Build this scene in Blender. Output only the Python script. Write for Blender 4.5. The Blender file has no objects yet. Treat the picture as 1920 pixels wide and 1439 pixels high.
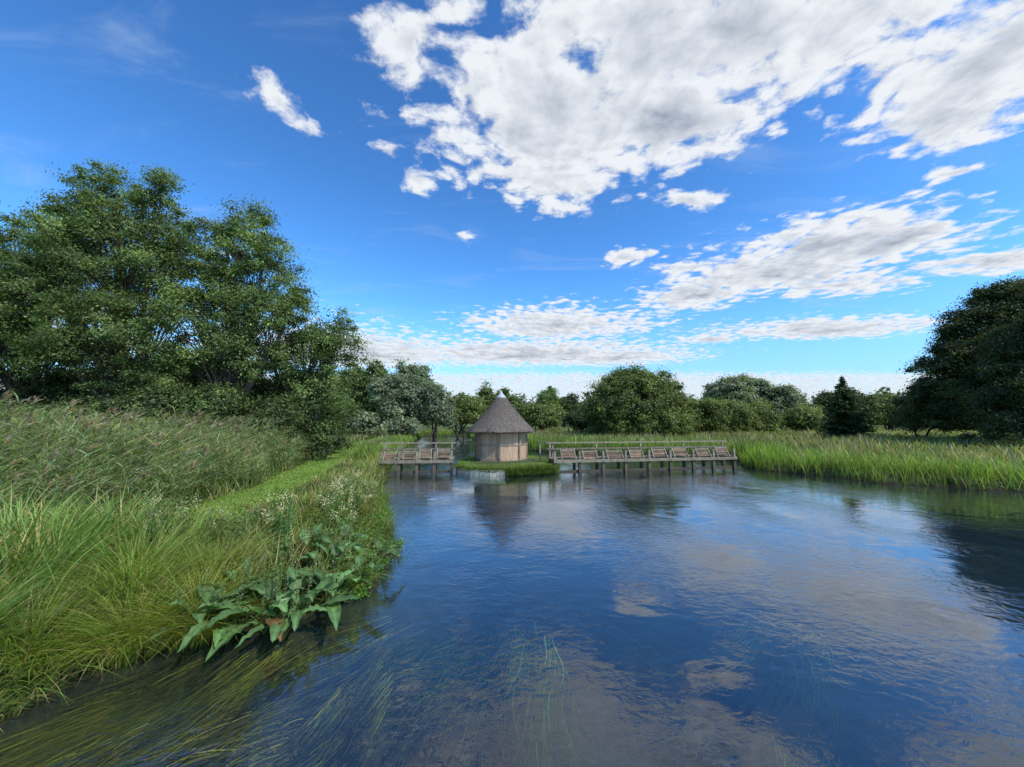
import bpy, math, numpy as np
from mathutils import Vector
R=np.random.default_rng(7)
sc=bpy.context.scene
sc.view_settings.view_transform='Standard'
try: sc.view_settings.look='None'
except Exception: pass
sc.view_settings.exposure=0

# ------------------------------------------------------------------ mesh builder
class MB:
    def __init__(s): s.v=[];s.f=[];s.c=[];s.m=[];s.n=0
    def add(s,v,f,c,mat=0):
        v=np.asarray(v,float).reshape(-1,3); f=np.asarray(f,int).reshape(-1,4)
        c=np.asarray(c,float)
        if c.ndim==1: c=np.tile(c,(len(v),1))
        s.v.append(v);s.f.append(f+s.n);s.c.append(c);s.m.append(np.full(len(f),mat,int));s.n+=len(v)
    def build(s,name,mats,smooth=False,parent=None):
        v=np.concatenate(s.v);f=np.concatenate(s.f);c=np.concatenate(s.c);m=np.concatenate(s.m)
        me=bpy.data.meshes.new(name)
        me.vertices.add(len(v));me.vertices.foreach_set('co',v.astype(np.float32).ravel())
        me.loops.add(len(f)*4);me.loops.foreach_set('vertex_index',f.astype(np.int32).ravel())
        me.polygons.add(len(f));me.polygons.foreach_set('loop_start',np.arange(0,len(f)*4,4,dtype=np.int32))
        me.polygons.foreach_set('material_index',m.astype(np.int32))
        me.polygons.foreach_set('use_smooth',np.full(len(f),smooth))
        a=me.color_attributes.new('Col','FLOAT_COLOR','POINT')
        cc=np.ones((len(v),4),np.float32);cc[:,:3]=c;a.data.foreach_set('color',cc.ravel())
        for k in mats: me.materials.append(k)
        me.update(calc_edges=True)
        o=bpy.data.objects.new(name,me);sc.collection.objects.link(o)
        if parent: o.parent=parent
        return o
def norm(a): return a/np.maximum(np.linalg.norm(a,axis=-1,keepdims=True),1e-9)
def box(mb,c,s,col,mat=0,rz=0,rx=0):
    s=np.array(s)/2
    v=np.array([[x,y,z] for z in(-1,1) for y in(-1,1) for x in(-1,1)])*s
    if rx: v=v@np.array([[1,0,0],[0,math.cos(rx),-math.sin(rx)],[0,math.sin(rx),math.cos(rx)]]).T
    if rz: v=v@np.array([[math.cos(rz),-math.sin(rz),0],[math.sin(rz),math.cos(rz),0],[0,0,1]]).T
    f=[[0,2,3,1],[4,5,7,6],[0,1,5,4],[2,6,7,3],[0,4,6,2],[1,3,7,5]]
    mb.add(v+np.array(c),f,col,mat)
def beam(mb,p,q,w,h,col,mat=0):
    p=np.array(p,float);q=np.array(q,float);d=norm(q-p)
    up=np.array([0,0,1.]) if abs(d[2])<.9 else np.array([0,1.,0])
    a=norm(np.cross(d,up));b=np.cross(a,d)
    v=[]
    for e in(p,q):
        for sy in(-1,1):
            for sx in(-1,1): v.append(e+a*sx*w/2+b*sy*h/2)
    f=[[0,2,3,1],[4,5,7,6],[0,1,5,4],[2,6,7,3],[0,4,6,2],[1,3,7,5]]
    mb.add(v,f,col,mat)
def tube(mb,pts,rad,sides,col,mat=0):
    pts=np.asarray(pts,float);n=len(pts)
    d=norm(np.gradient(pts,axis=0))
    ref=np.array([.31,.17,.2]);a=norm(np.cross(d,ref));b=np.cross(d,a)
    th=np.arange(sides)*2*math.pi/sides
    v=pts[:,None,:]+np.asarray(rad)[:,None,None]*(a[:,None,:]*np.cos(th)[None,:,None]+b[:,None,:]*np.sin(th)[None,:,None])
    i=np.arange(n-1)[:,None]*sides;j=np.arange(sides)[None,:];k=(j+1)%sides
    f=np.stack([i+j,i+k,i+sides+k,i+sides+j],-1)
    mb.add(v,f,col,mat)
def blades(mb,P,H,W,az,lean,curve,droop,col,segs=3,mat=0,tipcol=None,pw=.7,basew=1.0):
    n=len(P);t=np.linspace(0,1,segs+1)[None,:,None]
    H=np.broadcast_to(H,(n,)).reshape(n,1,1);W=np.broadcast_to(W,(n,)).reshape(n,1,1)
    lean=np.broadcast_to(lean,(n,)).reshape(n,1,1);curve=np.broadcast_to(curve,(n,)).reshape(n,1,1);droop=np.broadcast_to(droop,(n,)).reshape(n,1,1)
    d=np.stack([np.cos(az),np.sin(az),np.zeros(n)],-1)[:,None,:]
    up=np.array([0,0,1.])[None,None,:]
    cen=P[:,None,:]+d*H*(lean*t+curve*t*t)+up*H*(t-droop*t*t)
    b=az+math.pi/2+R.normal(0,.9,n)
    wv=np.stack([np.cos(b),np.sin(b),np.zeros(n)],-1)[:,None,:]
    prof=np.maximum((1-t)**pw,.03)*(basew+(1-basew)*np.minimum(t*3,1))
    v=np.stack([cen-wv*W*prof/2,cen+wv*W*prof/2],2)
    i=np.arange(n)[:,None]*(segs+1)*2+np.arange(segs)[None,:]*2
    f=np.stack([i,i+1,i+3,i+2],-1)
    col=np.broadcast_to(col,(n,3))
    tc=col if tipcol is None else np.broadcast_to(tipcol,(n,3))
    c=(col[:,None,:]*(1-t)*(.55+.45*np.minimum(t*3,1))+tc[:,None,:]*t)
    c=np.repeat(c[:,:,None,:],2,2).reshape(-1,3)
    mb.add(v,f,c,mat)
def leaves(mb,P,N,L,W,col,mat=0):
    n=len(P);N=norm(N)
    a=norm(np.cross(N,R.normal(0,1,(n,3))));b=np.cross(N,a)
    L=np.broadcast_to(L,(n,))[:,None];W=np.broadcast_to(W,(n,))[:,None]
    v=np.stack([P-a*L/2,P+b*W/2-a*L*.08,P+a*L/2,P-b*W/2-a*L*.08],1)
    f=np.arange(n*4).reshape(n,4)
    mb.add(v,f,np.repeat(np.broadcast_to(col,(n,3)),4,0),mat)
def jit(col,n,s=.2,h=.08):
    return np.array(col)[None,:]*np.exp(R.normal(0,s,(n,1)))*np.exp(R.normal(0,h,(n,3)))

# ------------------------------------------------------------------ node helpers / materials
def newmat(name):
    m=bpy.data.materials.new(name);m.use_nodes=True;nt=m.node_tree;nt.nodes.clear()
    o=nt.nodes.new('ShaderNodeOutputMaterial');return m,nt,o
def N(nt,t,**k):
    n=nt.nodes.new(t)
    for a,b in k.items(): setattr(n,a,b)
    return n
def foliage(name,trans=.3,rough=.55,spec=.3,nscale=1.2):
    m,nt,o=newmat(name);L=nt.links.new
    at=N(nt,'ShaderNodeAttribute',attribute_name='Col')
    tc=N(nt,'ShaderNodeTexCoord');no=N(nt,'ShaderNodeTexNoise');no.inputs['Scale'].default_value=nscale;no.inputs['Detail'].default_value=3
    L(tc.outputs['Object'],no.inputs['Vector'])
    mr=N(nt,'ShaderNodeMapRange');mr.inputs[1].default_value=.3;mr.inputs[2].default_value=.7;mr.inputs[3].default_value=.7;mr.inputs[4].default_value=1.32
    L(no.outputs[0],mr.inputs[0])
    vm=N(nt,'ShaderNodeVectorMath',operation='SCALE');L(at.outputs['Color'],vm.inputs[0]);L(mr.outputs[0],vm.inputs['Scale'])
    p=N(nt,'ShaderNodeBsdfPrincipled');p.inputs['Roughness'].default_value=rough;p.inputs['Specular IOR Level'].default_value=spec
    L(vm.outputs[0],p.inputs['Base Color'])
    tr=N(nt,'ShaderNodeBsdfTranslucent')
    v2=N(nt,'ShaderNodeVectorMath',operation='MULTIPLY');v2.inputs[1].default_value=(1.6,1.5,.55);L(vm.outputs[0],v2.inputs[0]);L(v2.outputs[0],tr.inputs['Color'])
    mx=N(nt,'ShaderNodeMixShader');mx.inputs[0].default_value=trans
    L(p.outputs[0],mx.inputs[1]);L(tr.outputs[0],mx.inputs[2]);L(mx.outputs[0],o.inputs[0]);return m
def solid(name,c1,c2,scale=(4,4,4),rough=.85,bump=.4,detail=6,dist=.02,useattr=False):
    m,nt,o=newmat(name);L=nt.links.new
    tc=N(nt,'ShaderNodeTexCoord');mp=N(nt,'ShaderNodeMapping');mp.inputs['Scale'].default_value=scale
    L(tc.outputs['Object'],mp.inputs[0])
    no=N(nt,'ShaderNodeTexNoise');no.inputs['Scale'].default_value=1;no.inputs['Detail'].default_value=detail;no.inputs['Roughness'].default_value=.65
    L(mp.outputs[0],no.inputs['Vector'])
    cr=N(nt,'ShaderNodeValToRGB');cr.color_ramp.elements[0].position=.3;cr.color_ramp.elements[1].position=.7
    cr.color_ramp.elements[0].color=(*c1,1);cr.color_ramp.elements[1].color=(*c2,1)
    L(no.outputs[0],cr.inputs[0])
    p=N(nt,'ShaderNodeBsdfPrincipled');p.inputs['Roughness'].default_value=rough;p.inputs['Specular IOR Level'].default_value=.25
    src=cr.outputs[0]
    if useattr:
        at=N(nt,'ShaderNodeAttribute',attribute_name='Col')
        vm=N(nt,'ShaderNodeVectorMath',operation='MULTIPLY');L(at.outputs['Color'],vm.inputs[0]);L(src,vm.inputs[1]);src=vm.outputs[0]
    L(src,p.inputs['Base Color'])
    bu=N(nt,'ShaderNodeBump');bu.inputs['Strength'].default_value=bump;bu.inputs['Distance'].default_value=dist
    L(no.outputs[0],bu.inputs['Height']);L(bu.outputs[0],p.inputs['Normal']);L(p.outputs[0],o.inputs[0]);return m
M_leaf=foliage('leaf_foliage',.42)
M_grass=foliage('grass_blade',.42,.5,.35,.5)
M_dock=foliage('dock_leaf',.3,.45,.4,6)
M_bark=solid('bark',(.035,.03,.022),(.1,.085,.065),(6,6,1.5),.9,.8)
M_wood=solid('weathered_wood',(.5,.5,.5),(1.3,1.27,1.22),(5,5,5),.85,.5,useattr=True)
M_slat=solid('slatted_wall_wood',(.6,.6,.6),(1.3,1.28,1.2),(30,30,1.2),.85,.8,useattr=True)
M_thatch=solid('thatch',(.5,.5,.5),(1.4,1.35,1.3),(25,25,4),.95,.9,dist=.04,useattr=True)
M_stone=solid('pale_edging',(.16,.155,.12),(.6,.58,.5),(5,5,12),.85,.5)
M_lead=solid('lead_cap',(.28,.29,.31),(.42,.43,.45),(9,9,9),.5,.1)

# ------------------------------------------------------------------ river + terrain
RIV=np.array([(-9,-14),(-7,0),(-5.7,3.4),(-5.3,4.7),(-4.5,5.5),(-3.5,5.9),(-3.0,6.7),(-2.9,8.4),(-3.5,10.5),(-4.8,14),(-6.1,18),(-7.3,22),
 (-7.9,24.5),(-9.5,31),(-12,43),(-15,60),(-17,74),(-8,74),(-6,62),(-4,50),(-1,42),(3,37),(8,34.5),(13,32.5),(16.5,30),(16.6,27),(14.9,25.2),
 (15.2,23.6),(16.6,21.5),(18.2,18.6),(21.5,16.4),(27,14),(40,9),(70,3),(70,-14)],float)
def seg_dist(x,y,A,B):
    d=B-A;t=np.clip(((x-A[0])*d[0]+(y-A[1])*d[1])/(d@d),0,1)
    return np.hypot(x-A[0]-t*d[0],y-A[1]-t*d[1])
def sd(x,y):
    x=np.asarray(x,float);y=np.asarray(y,float)
    wx=x+.22*np.sin(y*1.7+x*.4)+.1*np.sin(y*4.1);wy=y+.2*np.sin(x*1.9)+.08*np.sin(x*5)
    dm=np.full(x.shape,1e9);ins=np.zeros(x.shape,bool)
    for i in range(len(RIV)):
        A=RIV[i];B=RIV[(i+1)%len(RIV)]
        dm=np.minimum(dm,seg_dist(wx,wy,A,B))
        if A[1]!=B[1]:
            c=((A[1]>wy)!=(B[1]>wy))&(wx<(B[0]-A[0])*(wy-A[1])/(B[1]-A[1])+A[0]);ins^=c
    return np.where(ins,-dm,dm)     # positive = land
def sm(a,b,x):
    t=np.clip((x-a)/(b-a),0,1);return t*t*(3-2*t)
def pathx(y): return -9.3-.235*(y-13.5)+.5*np.sin(y*.12)
def gz(x,y,d=None):
    if d is None: d=sd(x,y)
    land=.02+.4*sm(0,.55,d)+.07*np.sin(x*.9+y*.5)*np.sin(y*.7-x*.3)*sm(.3,2,d)+.25*sm(3,25,d)
    land=land+sm(130,500,np.hypot(x,y))*14*(1+.3*np.sin(x*.008))
    bed=.02-1.25*sm(0,1.9,-d)+.06*np.sin(x*3.1)*np.sin(y*2.3)
    shallow=sm(-1.0,-3.5,x)*sm(7,5,y); bed=bed*(1-.4*shallow)
    return np.where(d>0,land,bed)
def axis(lo,hi,step,ext,n):
    core=np.arange(lo,hi,step);g=np.geomspace(step,ext,n).cumsum()
    return np.concatenate([lo-g[::-1],core,core[-1]+g])
xs=axis(-26,30,.22,260,26);ys=axis(-8,45,.25,260,26)
X,Y=np.meshgrid(xs,ys);D=sd(X,Y);Z=gz(X,Y,D)
nx,ny=len(xs),len(ys)
i=np.arange(ny-1)[:,None]*nx+np.arange(nx-1)[None,:]
f=np.stack([i,i+1,i+nx+1,i+nx],-1)
PW=1.0
onp=sm(1.2,.8,np.abs(X-pathx(Y)))*sm(7,9,Y)*sm(75,60,Y)*(X<0)
g1=np.array([.04,.055,.017]);g2=np.array([.12,.2,.03])
C=g1+(g2-g1)*onp[...,None];C=C+ (np.array([.08,.12,.035])-g1)*(sm(12,30,D)*(1-onp))[...,None]
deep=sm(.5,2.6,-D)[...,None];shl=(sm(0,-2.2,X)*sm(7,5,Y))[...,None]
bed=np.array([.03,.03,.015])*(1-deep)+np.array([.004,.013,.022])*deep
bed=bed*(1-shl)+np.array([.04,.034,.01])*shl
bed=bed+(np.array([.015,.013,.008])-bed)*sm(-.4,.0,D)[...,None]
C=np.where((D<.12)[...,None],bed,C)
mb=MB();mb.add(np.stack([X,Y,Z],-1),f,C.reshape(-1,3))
M_ground=solid('ground_earth_grass',(.45,.45,.45),(1.6,1.6,1.5),(2.2,2.2,2.2),.95,.8,useattr=True,dist=.05)
mb.build('ground',[M_ground],True)

# water
def water_mat():
    m,nt,o=newmat('river_water');L=nt.links.new
    tc=N(nt,'ShaderNodeTexCoord')
    def noise(sx,sy,sc_,det,dis=0):
        mp=N(nt,'ShaderNodeMapping');mp.inputs['Scale'].default_value=(sx,sy,1);L(tc.outputs['Object'],mp.inputs[0])
        n=N(nt,'ShaderNodeTexNoise');n.inputs['Scale'].default_value=sc_;n.inputs['Detail'].default_value=det;n.inputs['Distortion'].default_value=dis
        L(mp.outputs[0],n.inputs['Vector']);return n.outputs[0]
    a=noise(.7,1,1.1,2,.8);b=noise(1,1.3,5.5,4,.8);c=noise(1,.6,.45,3,.5)
    mr=N(nt,'ShaderNodeMapRange');mr.inputs[1].default_value=.38;mr.inputs[2].default_value=.65;mr.inputs[3].default_value=.2;mr.inputs[4].default_value=1.35;L(c,mr.inputs[0])
    sp=N(nt,'ShaderNodeSeparateXYZ');L(tc.outputs['Object'],sp.inputs[0])
    my=N(nt,'ShaderNodeMapRange');my.inputs[1].default_value=9;my.inputs[2].default_value=21;my.inputs[3].default_value=1;my.inputs[4].default_value=2.4;L(sp.outputs[1],my.inputs[0])
    mm=N(nt,'ShaderNodeMath',operation='MULTIPLY');L(mr.outputs[0],mm.inputs[0]);L(my.outputs[0],mm.inputs[1])
    ht=N(nt,'ShaderNodeMath',operation='MULTIPLY');L(b,ht.inputs[0]);L(mm.outputs[0],ht.inputs[1])
    b1=N(nt,'ShaderNodeBump');b1.inputs['Distance'].default_value=.012;b1.inputs['Strength'].default_value=1;L(a,b1.inputs['Height'])
    b2=N(nt,'ShaderNodeBump');b2.inputs['Distance'].default_value=.007;L(ht.outputs[0],b2.inputs['Height']);L(b1.outputs[0],b2.inputs['Normal'])
    lw=N(nt,'ShaderNodeLayerWeight');L(b2.outputs[0],lw.inputs['Normal'])
    pw=N(nt,'ShaderNodeMath',operation='POWER');L(lw.outputs['Facing'],pw.inputs[0]);pw.inputs[1].default_value=3.8
    fr=N(nt,'ShaderNodeMath',operation='MULTIPLY_ADD');fr.use_clamp=True;L(pw.outputs[0],fr.inputs[0]);fr.inputs[1].default_value=.92;fr.inputs[2].default_value=.085
    gl=N(nt,'ShaderNodeBsdfGlossy');gl.inputs['Roughness'].default_value=.025;gl.inputs['Color'].default_value=(.95,.97,1,1);L(b2.outputs[0],gl.inputs['Normal'])
    tr=N(nt,'ShaderNodeBsdfTransparent');tr.inputs[0].default_value=(.85,.94,.9,1)
    df=N(nt,'ShaderNodeBsdfDiffuse');df.inputs[0].default_value=(.002,.022,.07,1)
    m1=N(nt,'ShaderNodeMixShader');m1.inputs[0].default_value=.15;L(tr.outputs[0],m1.inputs[1]);L(df.outputs[0],m1.inputs[2])
    m2=N(nt,'ShaderNodeMixShader');L(fr.outputs[0],m2.inputs[0]);L(m1.outputs[0],m2.inputs[1]);L(gl.outputs[0],m2.inputs[2]);L(m2.outputs[0],o.inputs[0]);return m
mb=MB();mb.add([(-60,-14,0),(80,-14,0),(80,80,0),(-60,80,0)],[[0,1,2,3]],(0,0,0));mb.build('river_water',[water_mat()])

# ------------------------------------------------------------------ scatter helper
def scat(x0,x1,y0,y1,n,dmin=.02,dmax=1e9,extra=None):
    x=R.uniform(x0,x1,n);y=R.uniform(y0,y1,n);d=sd(x,y);k=(d>dmin)&(d<dmax)
    if extra is not None: k&=extra(x,y)
    k&=(y>-1)&(np.abs(x)<1.5*y+4)
    x=x[k];y=y[k];d=d[k];return np.stack([x,y,gz(x,y,d)],-1)
def patch(x,y,s=1.,o=0): return np.sin(x*.9*s+o+1.3*np.sin(y*.5*s+o))*np.sin(y*1.1*s-o+1.1*np.sin(x*.7*s))
def thin_by_dist(P,d0):
    d=np.hypot(P[:,0],P[:,1]);return P[R.uniform(0,1,len(P))<np.clip((d0/d)**1.3,0,1)]
offpath=lambda x,y:(np.abs(x-pathx(y))>PW)|(y<8)

# --- mown path grass
mb=MB()
P=scat(-22,-6,7.5,55,220000,.4,1e9,lambda x,y:np.abs(x-pathx(y))<1.25);P=thin_by_dist(P,12);n=len(P)
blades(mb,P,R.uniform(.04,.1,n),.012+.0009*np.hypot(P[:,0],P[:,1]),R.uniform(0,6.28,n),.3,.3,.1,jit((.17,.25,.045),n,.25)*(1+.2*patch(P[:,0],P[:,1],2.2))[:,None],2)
mb.build('mown_grass_path',[M_grass])

# --- river side long grass (left bank) 
mb=MB()
P=scat(-22,-2.5,5.2,60,150000,.05,1e9,lambda x,y:offpath(x,y)&(x>pathx(y)-1.2)&(x<0));P=thin_by_dist(P,11);n=len(P)
pv=patch(P[:,0],P[:,1],1.1);near=sm(12,7,P[:,1])
low=.38+.62*sm(.8,3.4,P[:,0]-pathx(P[:,1]))
H=(R.uniform(.35,.85,n)*(1+.35*pv))*(1-.25*near)*low
wd=.008+.0011*np.hypot(P[:,0],P[:,1])
c=jit((.165,.22,.045),n,.28,.1)*(1+.28*patch(P[:,0],P[:,1],1.9,2))[:,None];dry=(R.uniform(0,1,n)<.26+.16*patch(P[:,0],P[:,1],.8,4));c[dry]=jit((.38,.33,.16),dry.sum(),.2)
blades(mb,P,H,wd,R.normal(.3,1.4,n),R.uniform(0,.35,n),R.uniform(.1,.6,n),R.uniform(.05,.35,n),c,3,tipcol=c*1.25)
mb.build('riverbank_long_grass',[M_grass])
# overhanging shore fringe
mb=MB()
P=scat(-9,-2.2,1.5,24,90000,-.12,.42,lambda x,y:x<0);P=thin_by_dist(P,8);n=len(P);P[:,2]=np.maximum(P[:,2],-.03)
c=jit((.11,.17,.038),n,.35,.1);dry=(R.uniform(0,1,n)<.12);c[dry]=jit((.28,.22,.1),dry.sum(),.2)
blades(mb,P,R.uniform(.3,.75,n)*(1+.3*patch(P[:,0],P[:,1],3)),.012+.0009*np.hypot(P[:,0],P[:,1]),R.normal(-.5,.9,n),R.uniform(.1,.5,n),R.uniform(.3,.8,n),R.uniform(.2,.95,n),c,4,tipcol=c*1.2)
mb.build('shore_fringe_grass',[M_grass])

# --- phragmites reed bed
def reeds(mb,P,H,leafn,col,lw,plume=.25):
    n=len(P);az=R.normal(.4,.7,n);lean=R.uniform(.02,.16,n)
    blades(mb,P,H,.006+lw*.22,az,lean,.05,.02,jit(col,n,.15)*1.15,2,pw=.3)
    for k in range(leafn):
        t=R.uniform(.25,1.,n);d=np.stack([np.cos(az),np.sin(az),0*az],-1)
        B=P+d*(H*(lean*t+.05*t*t))[:,None];B[:,2]+=H*(t-.02*t*t)
        a2=R.normal(.5,1.3,n);c=jit(col,n,.28,.08);dr=R.uniform(0,1,n)<.07;c[dr]=jit((.36,.3,.18),dr.sum(),.2)
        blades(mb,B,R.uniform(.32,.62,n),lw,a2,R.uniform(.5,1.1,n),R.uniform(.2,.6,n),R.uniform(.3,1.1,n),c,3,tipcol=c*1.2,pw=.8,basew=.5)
    k=R.uniform(0,1,n)<plume
    if k.any():
        T=P[k]+np.stack([np.cos(az[k]),np.sin(az[k]),0*az[k]],-1)*(H[k]*(lean[k]+.05))[:,None];T[:,2]+=H[k]*.98
        for q in range(9):
            m_=len(T);B=T-np.array([0,0,1])*R.uniform(0,.15,(m_,1))
            blades(mb,B,R.uniform(.14,.32,m_),.04,R.normal(.4,.5,m_),R.uniform(.2,.7,m_),.3,.4,jit((.4,.31,.23),m_,.2),2,pw=.5)
mb=MB()
P=scat(-34,-8.3,7.8,24,14500,.5,1e9,lambda x,y:x<pathx(y)-1.3-.5*patch(x,y,1.5));P=thin_by_dist(P,15);n=len(P)
edge=sm(1.2,3,pathx(P[:,1])-P[:,0])*sm(7.6,9.5,P[:,1])
H=(1.35+1.15*edge)*R.uniform(.72,1.16,n)*(1+.13*patch(P[:,0],P[:,1],.8))
reeds(mb,P,H,8,(.18,.24,.105),.032+.0009*np.hypot(P[:,0],P[:,1]),.16)
mb.build('reed_bed',[M_grass])
mb=MB()
P=scat(-34,-5,3,24,60000,.3,1e9,lambda x,y:(x<pathx(y)-.9)|(y<9));P=thin_by_dist(P,9);n=len(P)
c=jit((.14,.2,.05),n,.3,.1);dry=(R.uniform(0,1,n)<.18);c[dry]=jit((.32,.27,.14),dry.sum(),.2)
blades(mb,P,R.uniform(.4,1.0,n),.012+.0008*np.hypot(P[:,0],P[:,1]),R.uniform(0,6.28,n),R.uniform(0,.35,n),R.uniform(.1,.6,n),R.uniform(0,.35,n),c,3,tipcol=c*1.2)
mb.build('undergrowth_grass',[M_grass])

# --- sedge tufts at water's edge
def tuft(cx,cy,r,n,h,col,w=.013,spread=.9):
    mb=MB();a=R.uniform(0,6.28,n);rr=r*np.sqrt(R.uniform(0,1,n))
    x=cx+rr*np.cos(a);y=cy+rr*np.sin(a);P=np.stack([x,y,np.maximum(gz(x,y),-.05)],-1)
    out=a+R.normal(0,.5,n);k=(.25+.75*rr/r)
    c=jit(col,n,.22,.07);dry=R.uniform(0,1,n)<.12;c[dry]=jit((.36,.29,.12),dry.sum(),.15)
    blades(mb,P,h*R.uniform(.6,1.1,n),w*R.uniform(.7,1.3,n),out,.15*k*spread,(.25+.75*k*R.uniform(.4,1.2,n))*spread,(.15+.6*k*R.uniform(.3,1.1,n))*spread,c,6,tipcol=c*1.2,pw=.6)
    return mb.build('sedge_tussock',[M_grass])
for cx,cy,r,n,h,col in [(-4.45,5.75,.42,1200,1.0,(.22,.27,.04)),(-5.0,5.3,.4,1100,1.05,(.2,.26,.04)),(-5.6,5.9,.5,1100,1.15,(.14,.22,.04)),
    (-5.6,4.7,.35,900,.95,(.15,.22,.035)),(-6.0,3.9,.4,900,1.1,(.12,.2,.035)),
    (-5.0,6.8,.5,800,.9,(.17,.22,.045)),(-6.1,3.1,.4,700,1.1,(.09,.15,.03))]:
    tuft(cx,cy,r,n,h,col)
for cx,cy,r,n,h,col in [(-6.6,5.2,.6,420,1.35,(.13,.22,.04)),(-7.2,6.2,.7,460,1.5,(.13,.21,.045)),(-6.2,7.3,.6,380,1.2,(.14,.21,.045)),(-8.2,6.6,.7,420,1.6,(.13,.2,.045)),(-7.4,5.0,.5,350,1.5,(.12,.2,.04)),(-7.6,7.6,.6,350,1.5,(.13,.2,.05)),(-6.0,6.4,.4,260,1.2,(.15,.23,.045)),(-5.6,3.2,.3,200,1.2,(.1,.17,.04)),(-5.9,4.2,.3,180,1.2,(.11,.18,.04))]:
    tuft(cx,cy,r,n,h,col,.03,.55)

# --- broad leaved plants: dock
def dock(cx,cy,nl,size,name='dock_plant',col=(.085,.16,.055)):
    mb=MB();g=max(float(gz(np.array([cx]),np.array([cy]))[0]),.02)
    S,Wn=9,4
    for k in range(nl):
        az=R.uniform(0,6.28);L=size*R.uniform(.5,1.15);W=L*R.uniform(.28,.42);el=R.uniform(.3,1.3)
        s=np.linspace(0,1,S+1)[:,None];w=np.linspace(-1,1,Wn+1)[None,:]
        pet=.5*L
        wid=W/2*np.sin(np.pi*np.clip(s,0,1)**.75)**.8+.004
        r=pet*math.cos(el)+L*s*math.cos(el)+0*w+L*.15*s*s
        zz=pet*math.sin(el)+L*s*math.sin(el)-L*(.5+.3*math.sin(el))*s*s*R.uniform(.3,1.1)+np.abs(w)*wid*.35+.02*np.sin(s*24+k)*np.abs(w)
        lat=w*wid
        x=cx+r*math.cos(az)-lat*math.sin(az);y=cy+r*math.sin(az)+lat*math.cos(az)
        v=np.stack([x,y,g+.14+zz],-1)
        i=np.arange(S)[:,None]*(Wn+1)+np.arange(Wn)[None,:]
        c=np.array(col)*np.exp(R.normal(0,.3))
        if R.uniform()<.03: c=np.array([.14,.08,.035])
        cc=np.tile(c,((S+1)*(Wn+1),1)).reshape(S+1,Wn+1,3);cc[:,Wn//2]*=1.6
        mb.add(v,np.stack([i,i+1,i+Wn+2,i+Wn+1],-1),cc.reshape(-1,3))
        tube(mb,[(cx,cy,g-.05),(cx+pet*.5*math.cos(el)*math.cos(az),cy+pet*.5*math.cos(el)*math.sin(az),g+.1+pet*.4*math.sin(el)),(cx+pet*math.cos(el)*math.cos(az),cy+pet*math.cos(el)*math.sin(az),g+.14+pet*math.sin(el))],[.008,.006,.004],4,(.1,.13,.04))
    for q in range(3):
        a=R.uniform(0,6.28);h=size*R.uniform(1.3,2.1);tip=np.array([cx+.2*math.cos(a),cy+.2*math.sin(a),g+h]);b=np.array([cx,cy,g])
        tube(mb,[b,(b+tip)/2,tip],[.006,.005,.002],3,(.11,.15,.05))
        m_=50;t=R.uniform(.45,1,m_)[:,None];leaves(mb,b+(tip-b)*t+R.normal(0,.02,(m_,3)),R.normal(0,1,(m_,3)),.03,.018,jit((.13,.17,.06),m_,.2))
    return mb.build(name,[M_dock],True)
for cx,cy,nl,s in [(-3.9,5.6,15,.54),(-3.5,5.75,16,.56),(-3.1,5.9,15,.54),(-2.85,6.3,14,.48),(-3.35,6.3,15,.56),(-2.7,6.9,13,.46),(-3.1,7.0,14,.5),(-3.7,6.2,15,.56),(-2.7,7.6,12,.42),(-2.75,8.3,9,.34),(-4.2,6.2,12,.5),(-3.3,7.8,10,.42),(-3.15,5.6,9,.44),(-3.7,7.2,12,.48),(-4.3,5.5,11,.5)]:
    dock(cx,cy,nl,s)
# --- leafy herbs along edge
def herb(name,pts,hh,r,per,col,leaf,flower=None,nf=0):
    mb=MB()
    for (cx,cy) in pts:
        g=max(float(gz(np.array([cx]),np.array([cy]))[0]),.0);h=hh*R.uniform(.7,1.2);rr=r*R.uniform(.7,1.2)
        cl=np.array(col)*np.exp(R.normal(0,.2,3)*np.array([1,.6,.8]))
        ns=max(4,int(per/28))
        for q in range(ns):
            a=R.uniform(0,6.28);q2=rr*R.uniform(.2,1);tip=np.array([cx+q2*math.cos(a),cy+q2*math.sin(a),g+h*R.uniform(.6,1.05)])
            b=np.array([cx+.3*q2*math.cos(a),cy+.3*q2*math.sin(a),g-.03]);mid=(b+tip)/2+np.array([0,0,.05])
            tube(mb,[b,mid,tip],[.006,.005,.003],3,cl*.9)
            k=per//ns;t=R.uniform(.15,1,k)[:,None];P=b+(tip-b)*t+R.normal(0,leaf*.8,(k,3));P[:,2]=np.maximum(P[:,2],g)
            leaves(mb,P,np.array([0,0,1.])+R.normal(0,.6,(k,3)),leaf*R.uniform(.7,1.3,k),leaf*.5,jit(cl,k,.25,.08))
            if flower is not None and R.uniform()<nf:
                m_=40;P=tip+R.normal(0,1,(m_,3))*np.array([.05,.05,.06])+np.array([0,0,.05])
                leaves(mb,P,R.normal(0,1,(m_,3)),.02,.02,jit(flower,m_,.1,.03))
    return mb.build(name,[M_leaf])
def linep(n,y0,y1,d0,d1,pm=3.):
    out=[]
    while len(out)<n:
        x=R.uniform(-12,-2);y=R.uniform(y0,y1);d=float(sd(np.array([x]),np.array([y]))[0])
        if d0<d<d1 and x>pathx(y)+pm or (y<8.5 and d0<d<d1 and x>-7.5): out.append((x,y))
    return out
herb('watercress_edge',linep(110,6.9,13,-.05,.35)+[(-2.95+R.normal(0,.18),8.6+R.normal(0,.3)) for _ in range(16)]+[(-2.8+R.normal(0,.12),7.7+R.normal(0,.4)) for _ in range(8)],.34,.26,260,(.11,.2,.035),.06)
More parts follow.
